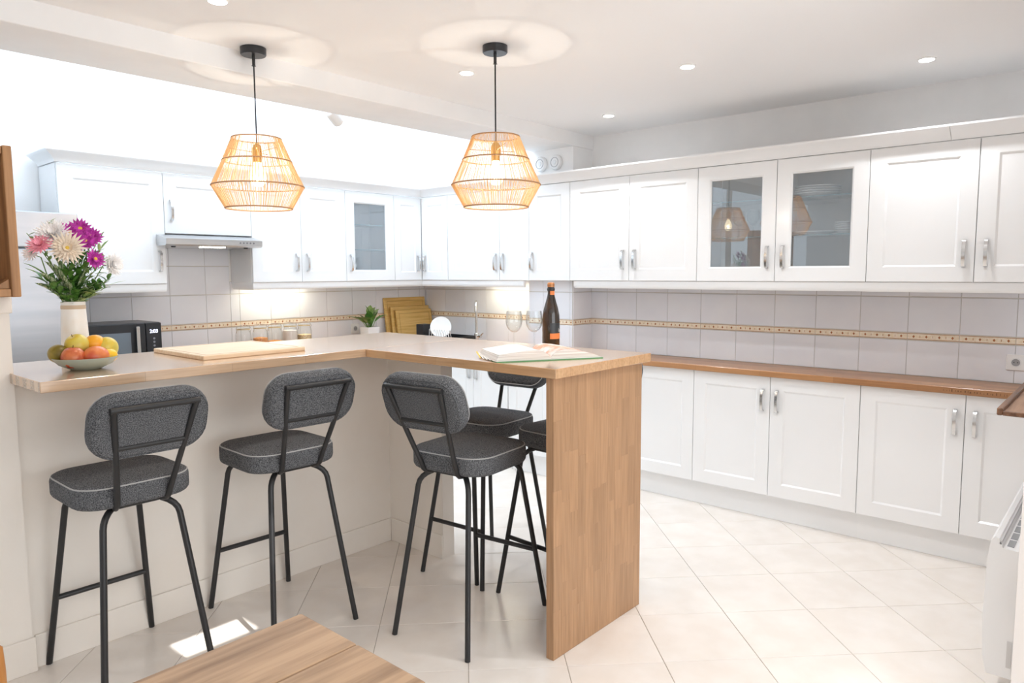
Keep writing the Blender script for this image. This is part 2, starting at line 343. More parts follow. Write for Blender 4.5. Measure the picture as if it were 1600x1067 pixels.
# ---------------------------------------------------------------- fitted kitchen
def rect(x0, x1, z0, z1, y, i=0.): return [(x0+i, y, z0+i), (x1-i, y, z0+i), (x1-i, y, z1-i), (x0+i, y, z1-i)]
def door_builder(x0, x1, z0, z1, glass=False, t=.02, fr=.078, y=0.):
    b = B(); R = [rect(x0, x1, z0, z1, y+t, .001), rect(x0, x1, z0, z1, y+.002, .0), rect(x0, x1, z0, z1, y, .002), rect(x0, x1, z0, z1, y, fr), rect(x0, x1, z0, z1, y+.002, fr+.003), rect(x0, x1, z0, z1, y+.007, fr+.010)]
    if glass: R += [rect(x0, x1, z0, z1, y+t, fr+.010)]; b.loft(R, closed=True)
    else: b.loft(R)
    return b
def handle(parent, x, z, y=0., h=.136):
    a = [(-.001, 0), (-.020, .004), (-.028, .016), (-.0335, h*.5), (-.028, h-.016), (-.020, h-.004), (-.001, h)]
    c = [(-.001, h-.009), (-.016, h-.012), (-.0225, h-.022), (-.0275, h*.5), (-.0225, .022), (-.016, .012), (-.001, .009)]
    b = B(); n = len(a)
    L = [[(xx, y+p[0], z+p[1]) for p in a] for xx in (-.0078+x, .0078+x)]; K = [[(xx, y+p[0], z+p[1]) for p in c[::-1]] for xx in (-.0078+x, .0078+x)]
    rings = [[L[0][i], L[1][i], K[1][i], K[0][i]] for i in range(n)]
    b.loft(rings); return b.obj('handle', CHROME, parent, True)
def cabinet(name, label, cat, loc, rz, w, h, d, doors, z0, plinth=None, glass=False, group=None, hz=None, pl_in=.052, top_open=False):
    """local frame: x along the run, y into the wall with the door fronts at y=0; doors: (x0, x1, handle x or None)"""
    t = thing(name, label, cat, loc, rz, group); zb = z0; e = .0015
    if glass:
        b = B(); k = .018
        b.box(0, k, .021, d, z0, z0+h); b.box(w-k, w, .021, d, z0, z0+h); b.box(k, w-k, .021, d, z0, z0+k); b.box(k, w-k, .021, d, z0+h-k, z0+h); b.box(k, w-k, d-.008, d, z0+k, z0+h-k)
        if len(doors) > 1: b.box(w/2-.009, w/2+.009, .021, d-.008, z0+k, z0+h-k)
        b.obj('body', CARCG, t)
    else: B().box(0, w, .021, d, z0, z0+h).obj('body', CARC, t)
    if plinth: B().box(0, w, pl_in, pl_in+.016, 0.001, z0-.001).obj('plinth', GLOSS, t)
    for x0, x1, hx in doors:
        do = door_builder(x0+e, x1-e, z0+e, z0+h-e, glass).obj('door', GLOSS, t)
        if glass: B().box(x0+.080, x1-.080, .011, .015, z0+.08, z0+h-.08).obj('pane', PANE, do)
        if hx is not None: handle(do, hx, hz)
    return t
# right-hand upper run (local x = distance from the high-Y end)
RR = -pi/2
def up(label, y1, y0, doors, **k): return cabinet('wall_cabinet', label, 'cabinet', (XD, y1, 0), RR, y1-y0, ZU1-ZU0, k.pop('d', .315), doors, ZU0, hz=1.526, **k)
G1 = 'wall cabinets along the right wall'
up('white double wall cabinet, last on the right before the picture edge', 1.123, .25, [(0, .498, .452), (.498, .873, .545)], group=G1)
gcab = up('pair of glass-fronted white wall cabinets with glass shelves on right wall', 2.120, 1.123, [(0, .497, .452), (.497, .997, .545)], glass=True, group=G1)
up('white double wall cabinet just left of the glass pair, behind the bottle', 3.117, 2.120, [(0, .497, .452), (.497, .997, .545)], group=G1)
up('slim single white wall cabinet in front of the tiled pillar', 3.503, 3.117, [(0, .386, .034)], d=.073, group=G1)
c = up('white wall cabinet with unequal doors above the sink tap', 4.387, 3.503, [(0, .584, .546), (.584, .884, .622)], d=.073, group=G1)
c.children[0].data = B().box(0, .815, .021, .312, ZU0, ZU1).box(.815, .884, .021, .073, ZU0, ZU1).obj('tmp', CARC).data
bpy.data.objects.remove(bpy.data.objects['tmp'])
cc = thing('corner_cabinet', 'white corner wall cabinet with two narrow doors meeting at inner corner', 'cabinet', (0, 0, 0), group='wall cabinets along the back wall')
B().prism([(3.899, 4.733), (4.219, 4.733), (4.219, 4.389), (4.512, 4.389), (4.512, 5.02), (3.899, 5.02)], 'z', ZU0, ZU1).obj('body', CARC, cc)
o = door_builder(3.8985, 4.196, ZU0+.0015, ZU1-.0015, fr=.068, y=YD).obj('door', GLOSS, cc); handle(o, 4.150, 1.526, YD)
o = door_builder(.0, .320, ZU0+.0015, ZU1-.0015, fr=.068).obj('door', GLOSS, cc); o.location = (XD, 4.7105, 0); o.rotation_euler = (0, 0, RR); handle(o, .045, 1.526)
G2 = 'wall cabinets along the back wall'
def upl(label, x0, x1, doors, **k): return cabinet('wall_cabinet', label, 'cabinet', (x0, YD, 0), 0, x1-x0, ZU1-k.get('z', ZU0), .31, doors, k.pop('z', ZU0), hz=k.pop('hz', 1.526), group=G2, **k)
upl('large single white wall cabinet beside the fridge, left of the hood', 1.425, 2.020, [(0, .595, .553)])
upl('short white wall cabinet directly above the cooker hood', 2.020, 2.614, [(0, .594, .042)], z=1.772, hz=1.852)
upl('white double wall cabinet between cooker hood and glass cabinet', 2.614, 3.410, [(0, .396, .350), (.396, .796, .441)])
upl('single glass-fronted white wall cabinet on the back wall', 3.410, 3.897, [(0, .487, .040)], glass=True)
# shelves in the glass cabinets
def shelf(parent, x0, x1, y0, y1, z):
    o = B().box(x0, x1, y0+.003, y1, z, z+.006).obj('glass_shelf', SHELF, parent); B().box(x0, x1, y0, y0+.003, z, z+.006).obj('shelf_edge', SHEDGE, o)
for z in (1.715, 1.935):
    shelf(gcab, .02, .486, .07, .30, z); shelf(gcab, .51, .976, .07, .30, z)
gl2 = [o for o in bpy.data.objects if o.get('label', '').startswith('single glass-fronted')][0]
for z in (1.70, 1.90): shelf(gl2, .02, .466, .06, .30, z)
# cornice: profile swept along an L with a return at the fridge end
def sweep(path, prof, closed_ends=True):
    """path: list of 2-D points with outward normals to the left-hand mitre; prof: (out, z)"""
    rings = []
    for i, p in enumerate(path):
        p = Vector(p); ns = []
        if i: d = (p-Vector(path[i-1])).normalized(); ns.append(Vector((d.y, -d.x)))
        if i < len(path)-1: d = (Vector(path[i+1])-p).normalized(); ns.append(Vector((d.y, -d.x)))
        n = ns[0] if len(ns) == 1 else (ns[0]+ns[1])/(1+ns[0].dot(ns[1]))
        rings.append([(p.x+n.x*a, p.y+n.y*a, z) for a, z in prof])
    return B().loft(rings)
CP = [(-.018, 2.157), (.010, 2.157), (.013, 2.166), (.020, 2.176), (.035, 2.190), (.055, 2.206), (.066, 2.212), (.070, 2.217), (.070, 2.226), (-.018, 2.226)]
crn = thing('cornice', 'white moulded cornice running along the tops of all wall cabinets', 'cornice')
sweep([(1.425, 5.0), (1.425, YD), (3.0, YD), (XD, YD)], CP).obj('back_length', GLOSS, crn, True)
sweep([(XD, YD), (XD, 2.4), (XD, .752)], CP).obj('right_length', GLOSS, crn, True)
sweep([(XD, .750), (XD, .25)], CP).obj('right_length', GLOSS, crn, True)
LP = [(-.016, 1.398), (-.004, 1.398), (.001, 1.404), (.004, 1.420), (.004, 1.449), (-.016, 1.449)]
def rail(label, path):
    return tag(sweep([(a, b) for a, b in path], LP).obj('light_rail', GLOSS, None, True), label, 'light rail', 'light rails under the wall cabinets')
rail('white light rail under the right wall cabinets, rounded end by the pillar', [(4.44, 3.112), (4.27, 3.112), (XD+.055, 3.112), (XD+.02, 3.09), (XD+.012, 3.05), (XD+.012, .25)][1:])
rail('white light rail under the cabinets over the sink and jars', [(2.620, 5.02), (2.620, YD+.012), (XD+.012, YD+.012), (XD+.012, 3.56)])
rail('white light rail under the large cabinet beside the fridge', [(1.43, 5.02), (1.43, YD+.012), (2.015, YD+.012), (2.015, 5.02)])
# base cabinets on the right
G3 = 'white base cabinets along the right wall'
def base(label, y1, y0, doors): return cabinet('base_cabinet', label, 'cabinet', (XD, y1, 0), RR, y1-y0, .728, .314, doors, .157, True, hz=.672, group=G3)
base('white double base cabinet, nearest the camera at far right', 1.125, .25, [(0, .497, .455), (.497, .875, .542)])
base('white double base cabinet in the middle of the right run', 2.124, 1.125, [(0, .497, .455), (.497, .999, .542)])
base('white double base cabinet partly hidden by the oak end panel', 3.120, 2.124, [(0, .497, .455), (.497, .996, .542)])
wt = thing('worktop', 'dark golden wood worktop along the right wall', 'worktop', (0, 0, 0))
B().box(4.168, XR-.007, .25, 3.138, .886, .921, bev=.003).obj('top', IROKO, wt)
b = B()
for i in range(22):
    y = .44+i*.0135+random.uniform(-.003, .003); h = random.uniform(.004, .011)
    b.box(4.1674, 4.1685, y, y+random.uniform(.002, .006), .897+random.uniform(0, .004), .900+h)
b.obj('finger_joints', mat('dark_joint', (.13, .055, .02), .5), wt, kind='stuff')
# sink run (deeper) and hidden back run
G4 = 'white base cabinets behind the bar'
cabinet('sink_cabinet', 'white double base cabinet below the sink, seen under the bar', 'cabinet', (4.03, 4.43, 0), RR, .855, .728, .48, [(0, .49, .452), (.49, .855, .528)], .157, True, hz=.672, group=G4)
cabinet('base_cabinet', 'narrow white base cabinet between the sink cabinet and the pillar', 'cabinet', (4.03, 3.57, 0), RR, .42, .728, .24, [(0, .42, .05)], .157, True, hz=.672, group=G4)
for x0, x1, lb in ((1.45, 2.02, 'white base cabinet under the microwave, hidden behind the bar'), (2.62, 3.42, 'white base cabinet under the jars, hidden behind the bar'), (3.42, 4.03, 'white base cabinet under the potted plant, hidden behind the bar')):
    cabinet('base_cabinet', lb, 'cabinet', (x0, 4.47, 0), 0, x1-x0, .728, .55, [(0, (x1-x0)/2, (x1-x0)/2-.04), ((x1-x0)/2, x1-x0, (x1-x0)/2+.04)], .157, True, hz=.672, group=G4)
cabinet('oven_cabinet', 'white oven housing unit under the cooker hood, hidden behind the bar', 'cabinet', (2.02, 4.47, 0), 0, .60, .728, .55, [(0, .60, .04)], .157, True, hz=.672, group=G4)
tag(B().prism([(1.43, 4.44), (4.0, 4.44), (4.0, 3.15), (4.262, 3.15), (4.262, 3.575), (4.507, 3.575), (4.507, 5.022), (1.43, 5.022)], 'z', .886, .921).obj('worktop', IROKO), 'wood worktop along the back wall and sink side', 'worktop')
# ---------------------------------------------------------------- breakfast bar
bar = thing('breakfast_bar', 'L-shaped oak breakfast bar on white half wall', 'breakfast bar', (1.765, 2.95, 0))
bo = (1.765, 2.95)
def bl(x): return x-bo[0]
def bm_(y): return y-bo[1]
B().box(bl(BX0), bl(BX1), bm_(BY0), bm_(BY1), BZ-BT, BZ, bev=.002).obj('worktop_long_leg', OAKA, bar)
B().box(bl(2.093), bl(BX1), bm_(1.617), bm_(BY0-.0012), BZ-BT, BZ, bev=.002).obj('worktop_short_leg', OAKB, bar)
ep = B().box(bl(2.105), bl(2.741), bm_(1.6415), bm_(1.672), 0.001, BZ-BT-.0005).obj('end_panel', STAVE, bar)
rn = random.Random(3); n = 12; cw = (2.741-2.105)/n
for i in range(n):
    z = 0.001; x0 = 2.105+i*cw
    while z < BZ-BT-.002:
        h = rn.uniform(.14, .36)
        z1 = min(z+h, BZ-BT-.0005)
        if BZ-BT-z1 < .08: z1 = BZ-BT-.0005
        B().box(bl(x0)+.0001, bl(x0+cw)-.0001, bm_(1.637), bm_(1.6415), z, z1-.0002, bev=.0004).obj('stave', STAVE, ep); z = z1
# ---------------------------------------------------------------- bar stools
def rrect(w, d, rad, n=7):
    P = []
    for cx, cy, a0 in ((w/2-rad, d/2-rad, 0), (-w/2+rad, d/2-rad, 90), (-w/2+rad, -d/2+rad, 180), (w/2-rad, -d/2+rad, 270)):
        for k in range(n): a = radians(a0+90*k/(n-1)); P.append((cx+rad*cos(a), cy+rad*sin(a), cos(a), sin(a)))
    return P
def pad(w, d, t, rad, er, crown=.006):
    P = rrect(w, d, rad); rings = []
    for k in range(5): a = radians(-90+90*k/4); rings.append((er-er*cos(a), er+er*sin(a)))
    for k in range(5): a = radians(90*k/4); rings.append((er-er*cos(a), t-er+er*sin(a)))
    R = [[(x-nx*i, y-ny*i, z) for x, y, nx, ny in P] for i, z in rings]
    for s_, dz in ((.75, crown*.7), (.4, crown)): R.append([(x*s_*(1-2*er/w), y*s_*(1-2*er/d), t+dz) for x, y, nx, ny in P])
    return B().loft(R)
def outline(w, d, rad, off, z): return [(x+nx*off, y+ny*off, z) for x, y, nx, ny in rrect(w, d, rad)]
def make_stool(label):
    """local frame: sitter faces +y; feet 0.387 x 0.575"""
    t = thing('bar_stool', label, 'bar stool', group='grey bar stools at the breakfast bar')
    SY = -.005; SZ = .700; W, D, T = .405, .40, .085
    s_ = pad(W, D, T, .105, .022, .008).obj('seat', FAB, t, True, (0, SY, SZ))
    B().tube(outline(W, D, .105, -.006, T-.009), .0032, 6, closed=True).obj('piping', PIPE, s_, True)
    for sx in (-1, 1):
        for sy in (-1, 1):
            foot = Vector((sx*.1935, sy*.2875, 0)); top = Vector((sx*.128, sy*.185, .672)); inn = Vector((sx*.085, sy*.150, .690))
            dvec = (top-foot).normalized(); a = foot+dvec*(top-foot).length*.94
            pts = [foot, a] + [a*(1-k)**2+top*2*k*(1-k)+inn*k*k for k in (.25, .5, .75)] + [inn]
            B().tube(pts, .0115, 10).obj('leg', BLK, t, True)
    b = B(); b.tube([(-.085, -.150, .692), (.085, -.150, .692)], .0105, 8); b.tube([(-.085, .150, .692), (.085, .150, .692)], .0105, 8); b.tube([(-.085, -.15, .692), (-.085, .15, .692)], .009, 8); b.tube([(.085, -.15, .692), (.085, .15, .692)], .009, 8)
    b.obj('seat_frame', BLK, t, True)
    k = .27/.672; B().tube([(-.1935+.0655*k, .2875-.1025*k, .27), (.1935-.0655*k, .2875-.1025*k, .27)], .0105, 10).obj('footrest', BLK, t, True)
    # backrest pad: upright, leaning back
    lean = radians(18); by, bz = -.327, .997
    bk = pad(.395, .236, .070, .092, .028, .004)
    o = bk.obj('backrest', FAB, t, True, (0, by, bz), (radians(90)-lean, 0, pi))
    for zz in (.006, .066): B().tube(outline(.395, .236, .092, -.009, zz), .0026, 6, closed=True).obj('piping', PIPE if zz > .03 else FAB, o, True)
    # tube frame behind the pad
    def fp(x, z): return Vector((x, by-(z-bz)*math.tan(lean)-.012, z))
    A, Bp = fp(-.136, 1.072), fp(.136, 1.072); b = B()
    for sx in (-1, 1):
        top = fp(sx*.136, 1.072); bot = Vector((sx*.088, -.212, .725)); under = Vector((sx*.08, -.165, .693))
        b.tube([top, top*.5+bot*.5, bot+(top-bot).normalized()*.03, bot+Vector((0, .004, -.012)), bot+Vector((0, .020, -.026)), under], .0105, 10)
    b.tube([A+Vector((-.010, 0, 0)), Bp+Vector((.010, 0, 0))], .0105, 10)
    kk = .145/.36; l2 = A+(Vector((-.088, -.212, .725))-A)*kk; r2 = Bp+(Vector((.088, -.212, .725))-Bp)*kk
    b.tube([l2, r2], .0095, 10); b.obj('back_frame', BLK, t, True)
    return t
stools = [((1.003, 2.833), 0, 'grey bar stool at the left end of the bar, near the fruit bowl'),
          ((1.630, 2.802), -2, 'grey bar stool at the bar below the cutting board, second from left'),
          ((2.146, 2.116), -90+7, 'grey bar stool on the dining side of the short bar leg, beside oak panel'),
          ((2.646, 2.496), 90+5, 'grey bar stool on kitchen side facing the camera, beyond the other stools'),
          ((2.690, 2.000), 90-3, 'grey bar stool on kitchen side, mostly hidden by the oak end panel')]
proto = make_stool(stools[0][2])
for i, ((x, y), a, lb) in enumerate(stools):
    o = proto if i == 0 else copy_tree(proto); o['label'] = lb; o.location = (x, y, 0); o.rotation_euler = (0, 0, radians(a))
# ---------------------------------------------------------------- pendant lamps
def glow_glass():
    m = bpy.data.materials.new('bulb_glass'); m.use_nodes = True; N, L = nt(m); N.remove(N['Principled BSDF']); MATS['bulb_glass'] = m
    a = nd(m, 'ShaderNodeBsdfTransparent'); e = nd(m, 'ShaderNodeEmission'); e.inputs[0].default_value = (1, .84, .55, 1); e.inputs[1].default_value = 5; x = nd(m, 'ShaderNodeMixShader'); x.inputs[0].default_value = .4
    L.new(a.outputs[0], x.inputs[1]); L.new(e.outputs[0], x.inputs[2]); L.new(x.outputs[0], N['Material Output'].inputs[0]); return m
def make_pendant(label):
    t = thing('pendant_lamp', label, 'lamp', group='raffia pendant lamps over the bar')
    H = ZC
    B().lathe([(.0, -.033), (.052, -.033), (.056, -.028), (.056, -.001), (.0, -.001)], 32).obj('canopy', BLK2, t, True, (0, 0, H))
    B().tube([(0, 0, H-.03), (0, 0, 2.085)], .0035, 8).obj('cord', BLK, t, True)
    B().lathe([(.007, .045), (.007, .0), (.010, .0)], 12).obj('cord_grip', BLK, t, True, (0, 0, H-.078))
    B().lathe([(.006, 2.10), (.016, 2.09), (.022, 2.075), (.022, 2.04), (.019, 2.035), (.019, 2.015), (.0, 2.015)], 20).obj('bulb_holder', BRASS, t, True)
    lv = [(.107, 2.120), (.150, 2.019), (.201, 1.907), (.146, 1.808)]
    sh = B()
    for i, (rr, z) in enumerate(lv): sh.tube([(rr*cos(2*pi*k/64), rr*sin(2*pi*k/64), z) for k in range(64)], .0034, 6, closed=True)
    for a in range(3): sh.tube([(.02*cos(a*2.094), .02*sin(a*2.094), 2.06), (.128*cos(a*2.094), .128*sin(a*2.094), 2.07)], .0022, 6)
    s_ = sh.obj('shade_frame', RAFD, t, True)
    for i in range(3):
        b = B(); (r0_, z0_), (r1_, z1_) = lv[i], lv[i+1]; n = 104
        rr = random.Random(i)
        for k in range(n):
            a = 2*pi*(k+rr.uniform(-.28, .28))/n; a2 = 2*pi*(k+rr.uniform(-.30, .30))/n; th = rr.uniform(.0011, .0023)
            b.tube([(r0_*cos(a), r0_*sin(a), z0_), (r1_*cos(a2), r1_*sin(a2), z1_)], th, 4, caps=False)
        b.obj('woven_tier', RAFF, t, kind='stuff')
    BULBG = MATS.get('bulb_glass') or glow_glass()
    for a in range(4): B().tube([(.006*cos(a*pi/2), .006*sin(a*pi/2), 1.925), (.012*cos(a*pi/2), .012*sin(a*pi/2), 1.965)], .0011, 5).obj('filament', BULB, t)
    bl_ = B().lathe([(.0, 1.905), (.018, 1.909), (.030, 1.922), (.036, 1.945), (.033, 1.968), (.022, 1.990), (.014, 2.005), (.013, 2.016)], 20).obj('bulb', BULBG, t, True)
    return t
pend = make_pendant('raffia pendant lamp over the short bar leg, on the right')
pend.location = (2.44, 2.228, 0)
p2 = copy_tree(pend); p2.location = (1.735, 3.05, 0); p2.rotation_euler = (0, 0, .7); p2['label'] = 'raffia pendant lamp over the long bar leg, on the left beside the beam'
for p in ((2.44, 2.228), (1.735, 3.05)):
    lamp('pendant_light', 'POINT', (p[0], p[1], 1.945), P_PEND, WARM, .007)
# downlights
dls = [((1.357, 2.623), 14, 'round downlight at top edge above the left pendant'), ((2.654, 2.619), 22, 'round downlight just left of the right pendant canopy'), ((3.303, 1.737), 32, 'round downlight in the middle of the ceiling'), ((3.968, .831), 24, 'round downlight nearest the right edge of the ceiling'), ((3.973, 2.641), 30, 'round downlight near the pillar, farthest back')]
for (x, y), pw_, lb in dls:
    t = thing('downlight', lb, 'ceiling light', (x, y, ZC), group='recessed ceiling downlights')
    B().lathe([(.028, -.004), (.034, -.006), (.040, -.004), (.042, -.0005), (.028, -.0005)], 28).obj('trim_ring', PLASTW, t, True)
    B().lathe([(.0, -.0085), (.030, -.008), (.033, -.0065), (.033, -.0005), (.0, -.0005)], 28).obj('lens', LENS, t, True)
    lamp('downlight_lamp', 'SPOT', (x, y, ZC-.014), P_DOWN*pw_, (1, .86, .70) if x < 1.5 else NEUT, .03, target=(x, y, 0), spot=radians(140), blend=.8)
for x, y, pw_ in ((1.36, .83, 16), (2.65, .83, 34), (2.6, -.6, 20)): lamp('dining_fill_spot', 'SPOT', (x, y, ZC-.012), P_DOWN*pw_, (1, .86, .70) if x < 1.5 else NEUT, .03, target=(x, y, 0), spot=radians(125), blend=.8)  # unseen spots added to fill the dining side, without fittings
t = thing('wall_spotlight', 'small white cylinder spotlight hung behind the ceiling beam', 'spotlight', (2.545, 3.60, 2.435))
B().box(-.02, .02, -.069, -.02, .02, .06, bev=.003).obj('bracket', PLASTW, t)
B().lathe([(.0, -.055), (.032, -.055), (.036, -.05), (.036, .05), (.032, .055), (.0, .055)], 24).obj('barrel', PLASTW, t, True, (0, 0, -.01), (radians(20), radians(-62), 0))
for nm, y, pts in (('round smoke alarm with curved edge, left of two', 3.436, 1), ('round smoke alarm, right of two beside the beam', 3.295, 0)):
    t = thing('smoke_alarm', nm, 'alarm', (4.275, y, 2.318), RR, 'alarms on the pillar')
    o = B().lathe([(.0, 0), (.055, 0), (.056, .016), (.048, .026), (.0, .030)], 32).obj('housing', PLASTW, t, True); o.rotation_euler = (radians(90), 0, 0)
    o = B().lathe([(.0, .029), (.016, .0295), (.016, .033), (.0, .033)], 16).obj('button', CHINA, t, True); o.rotation_euler = (radians(90), 0, 0)
    o = B().tube([(.034*cos(k*2*pi/24), .034*sin(k*2*pi/24), .0285) for k in range(24)], .002, 5, closed=True).obj('vent_slot', mat('slot_grey%d' % pts, (.4, .4, .42), .6), t); o.rotation_euler = (radians(90), 0, 0)
# under-cabinet lights
for nm, loc, sx, sy, lb in (('back', (2.95, 4.90, 1.437), .5, .05, 'strip light under the cabinets above the jars'), ('sink', (4.36, 3.92, 1.437), .05, .45, 'strip light under the cabinet above the tap')):
    t = thing('strip_light', lb, 'strip light', loc, group='strip lights under the wall cabinets')
    B().box(-sx/2, sx/2, -sy/2, sy/2, .0, .0125).obj('housing', PLASTW, t); B().box(-sx/2+.005, sx/2-.005, -sy/2+.005, sy/2-.005, -.003, 0).obj('diffuser', STRIP, t)
    lamp('strip_lamp', 'AREA', (loc[0], loc[1], loc[2]-.006), P_UNDER, (1, .93, .66), sx, sy, (loc[0], loc[1], 0))
# ---------------------------------------------------------------- appliances
FRS = mat('fridge_steel', (.44, .455, .49), .38, 1); noisy(FRS, (.42, .435, .47), (.47, .48, .51), (2, 2, 20), 2)
t = thing('fridge', 'tall stainless steel fridge behind the flowers', 'fridge', (.79, 4.36, 0))
B().box(0, .62, .055, .64, .02, 1.845, bev=.004).obj('body', mat('fridge_side', (.45, .46, .48), .4, .6), t)
o = B().box(.002, .618, 0, .052, 1.655, 1.842, bev=.006).obj('door', FRS, t)
o = B().box(.002, .618, 0, .052, .05, 1.648, bev=.006).obj('door', FRS, t)
B().box(.03, .05, -.03, -.015, .9, 1.5, bev=.004).box(.03, .05, -.016, .001, .92, .95).box(.03, .05, -.016, .001, 1.45, 1.48).obj('handle', CHROME, o)
for x in (.05, .57):
    for y in (.10, .6): B().lathe([(.0, 0), (.02, 0), (.02, .021), (0, .021)], 12).obj('foot', BLK2, t, False, (x, y, 0))
t = thing('microwave', 'black microwave with glowing clock on back worktop', 'microwave', (1.452, 4.655, .921))
B().box(0, .492, .022, .36, .012, .290, bev=.004).obj('body', BLK2, t)
d = B().box(.002, .392, 0, .021, .014, .288, bev=.004).obj('door', BLK2, t)
B().box(.045, .305, -.0012, .002, .05, .235).obj('window', mat('microwave_window', (.16, .20, .24), .12, spec=.8), d)
B().box(.330, .352, -.026, -.012, .035, .272, 0, .005).box(.334, .348, -.014, .002, .05, .07).box(.334, .348, -.014, .002, .24, .26).obj('handle', CHROME, d)
cpn = B().box(.396, .490, 0, .021, .014, .288, bev=.004).obj('control_panel', BLK2, t)
text_mesh('2:03', .030, 'clock_display', DISP, cpn, (.443, -.001, .226), (radians(90), 0, 0))
b = B()
for z in (.19, .168, .145): b.prism([(.443+.007*cos(k*pi/4), z+.007*sin(k*pi/4)) for k in range(8)], 'y', -.0008, .001)
b.obj('buttons', mat('button_grey', (.25, .26, .28), .5), cpn)
o = B().lathe([(.0, .012), (.022, .012), (.026, .008), (.027, 0)], 24).obj('dial', CHROME, cpn, True, (.443, -.0005, .085), (radians(90), 0, 0))
for x in (.04, .45): B().box(x, x+.02, .04, .32, 0, .0125).obj('foot', BLK2, t)
t = thing('cooker_hood', 'slim stainless steel cooker hood under the short cabinet', 'cooker hood', (1.957, 4.56, 0))
B().prism([(0, 1.700), (0, 1.736), (.152, 1.768), (.46, 1.768), (.46, 1.690), (.02, 1.690)], 'x', .066, .650).prism([(0, 1.700), (0, 1.736), (.14, 1.764), (.14, 1.692), (.02, 1.692)], 'x', 0.002, .066).obj('body', STEEL, t)
B().box(.25, .40, .03, .09, 1.684, 1.690).obj('lamp', STRIP, t)
b = B()
for k in range(5): b.prism([(.49+k*.024+.006*cos(j*pi/4), 1.718+.006*sin(j*pi/4)) for j in range(8)], 'y', -.003, .001)
b.obj('buttons', mat('button_dark', (.2, .2, .22), .4), t)
for x in (.07, .56): B().lathe([(.0, -.008), (.012, -.008), (.016, 0), (0, 0)], 12).obj('clip', BLK2, t, True, (x, .06, 1.690))
# ---------------------------------------------------------------- sink side
t = thing('tap', 'tall chrome mixer tap behind the bar by the sink', 'tap', (4.38, 4.235, .921))
dv = Vector((-.76, -.65, 0))
B().lathe([(.0, 0), (.026, 0), (.026, .006), (.020, .01), (.020, .075), (.016, .08), (0, .08)], 24).obj('base', CHROME, t, True)
pts = [(0, 0, .07), (0, 0, .30)]+[tuple(dv*(.05-.05*cos(a))+Vector((0, 0, .30+.05*sin(a)))) for a in [k*pi/10 for k in range(1, 11)]]+[tuple(dv*.10+Vector((0, 0, .265)))]
B().tube(pts, .0105, 12).obj('spout', CHROME, t, True)
o = B().tube([(.0, -.012, .055), (.0, -.052, .055)], .013, 12).tube([(.0, -.046, .06), (-.01, -.085, .085)], .005, 8).obj('lever', CHROME, t, True)
t = thing('dish_rack', 'black dish rack tray with white wires beside the chopping boards', 'dish rack', (4.27, 4.51, .921))
B().box(-.17, .17, -.22, .22, 0, .012).box(-.17, -.16, -.22, .22, .012, .050).box(.16, .17, -.22, .22, .012, .050).box(-.16, .16, -.22, -.21, .012, .05).box(-.16, .16, .21, .22, .012, .050).obj('tray', BLK2, t)
B().box(-.15, -.05, .115, .205, .012, .150, bev=.006).obj('cutlery_holder', BLK2, t)
for k in range(9):
    y = -.19+k*.03
    B().tube([(-.14, y, .012), (-.14, y-.004, .11), (-.134, y-.004, .116), (-.10, y, .02)], .0028, 6).obj('wire', PLASTW, t, True)
def plate(label, rad, loc, rot=(0, 0, 0), group=None, mt=CHINA):
    t = thing('plate', label, 'plate', loc, 0, group); t.rotation_euler = rot
    B().lathe([(0, 0), (rad*.55, 0), (rad*.62, .003), (rad, .016), (rad, .019), (rad*.6, .007), (0, .005)], 40).obj('dish', mt, t, True)
    return t
plate('white plate standing upright in the dish rack', .090, (4.185, 4.47, 1.050), (0, radians(-72), radians(42)))
def board(label, x0, w_, h_, y, lean, th=.018):
    t = thing('chopping_board', label, 'chopping board', (x0, y, .9215), 0, 'bamboo chopping boards leaning on the tiles'); t.rotation_euler = (radians(-lean), 0, 0)
    b = B().box(0, w_, 0, th, 0, h_, bev=.004); b.obj('board', BAMB, t)
    B().box(.03, w_-.03, -.0006, .001, .03, .034).box(.03, w_-.03, -.0006, .001, h_-.034, h_-.03).box(.03, .034, -.0006, .001, .034, h_-.034).box(w_-.034, w_-.03, -.0006, .001, .034, h_-.034).obj('juice_groove', mat('groove', (.42, .25, .07), .6), t)
    return t
board('tallest bamboo chopping board, rearmost of three in the corner', 4.005, .480, .378, 4.955, 8)
board('bamboo chopping board, middle one of three in the corner', 4.045, .45, .297, 4.922, 8)
board('smallest bamboo chopping board, front one of three in the corner', 4.075, .415, .268, 4.890, 8)
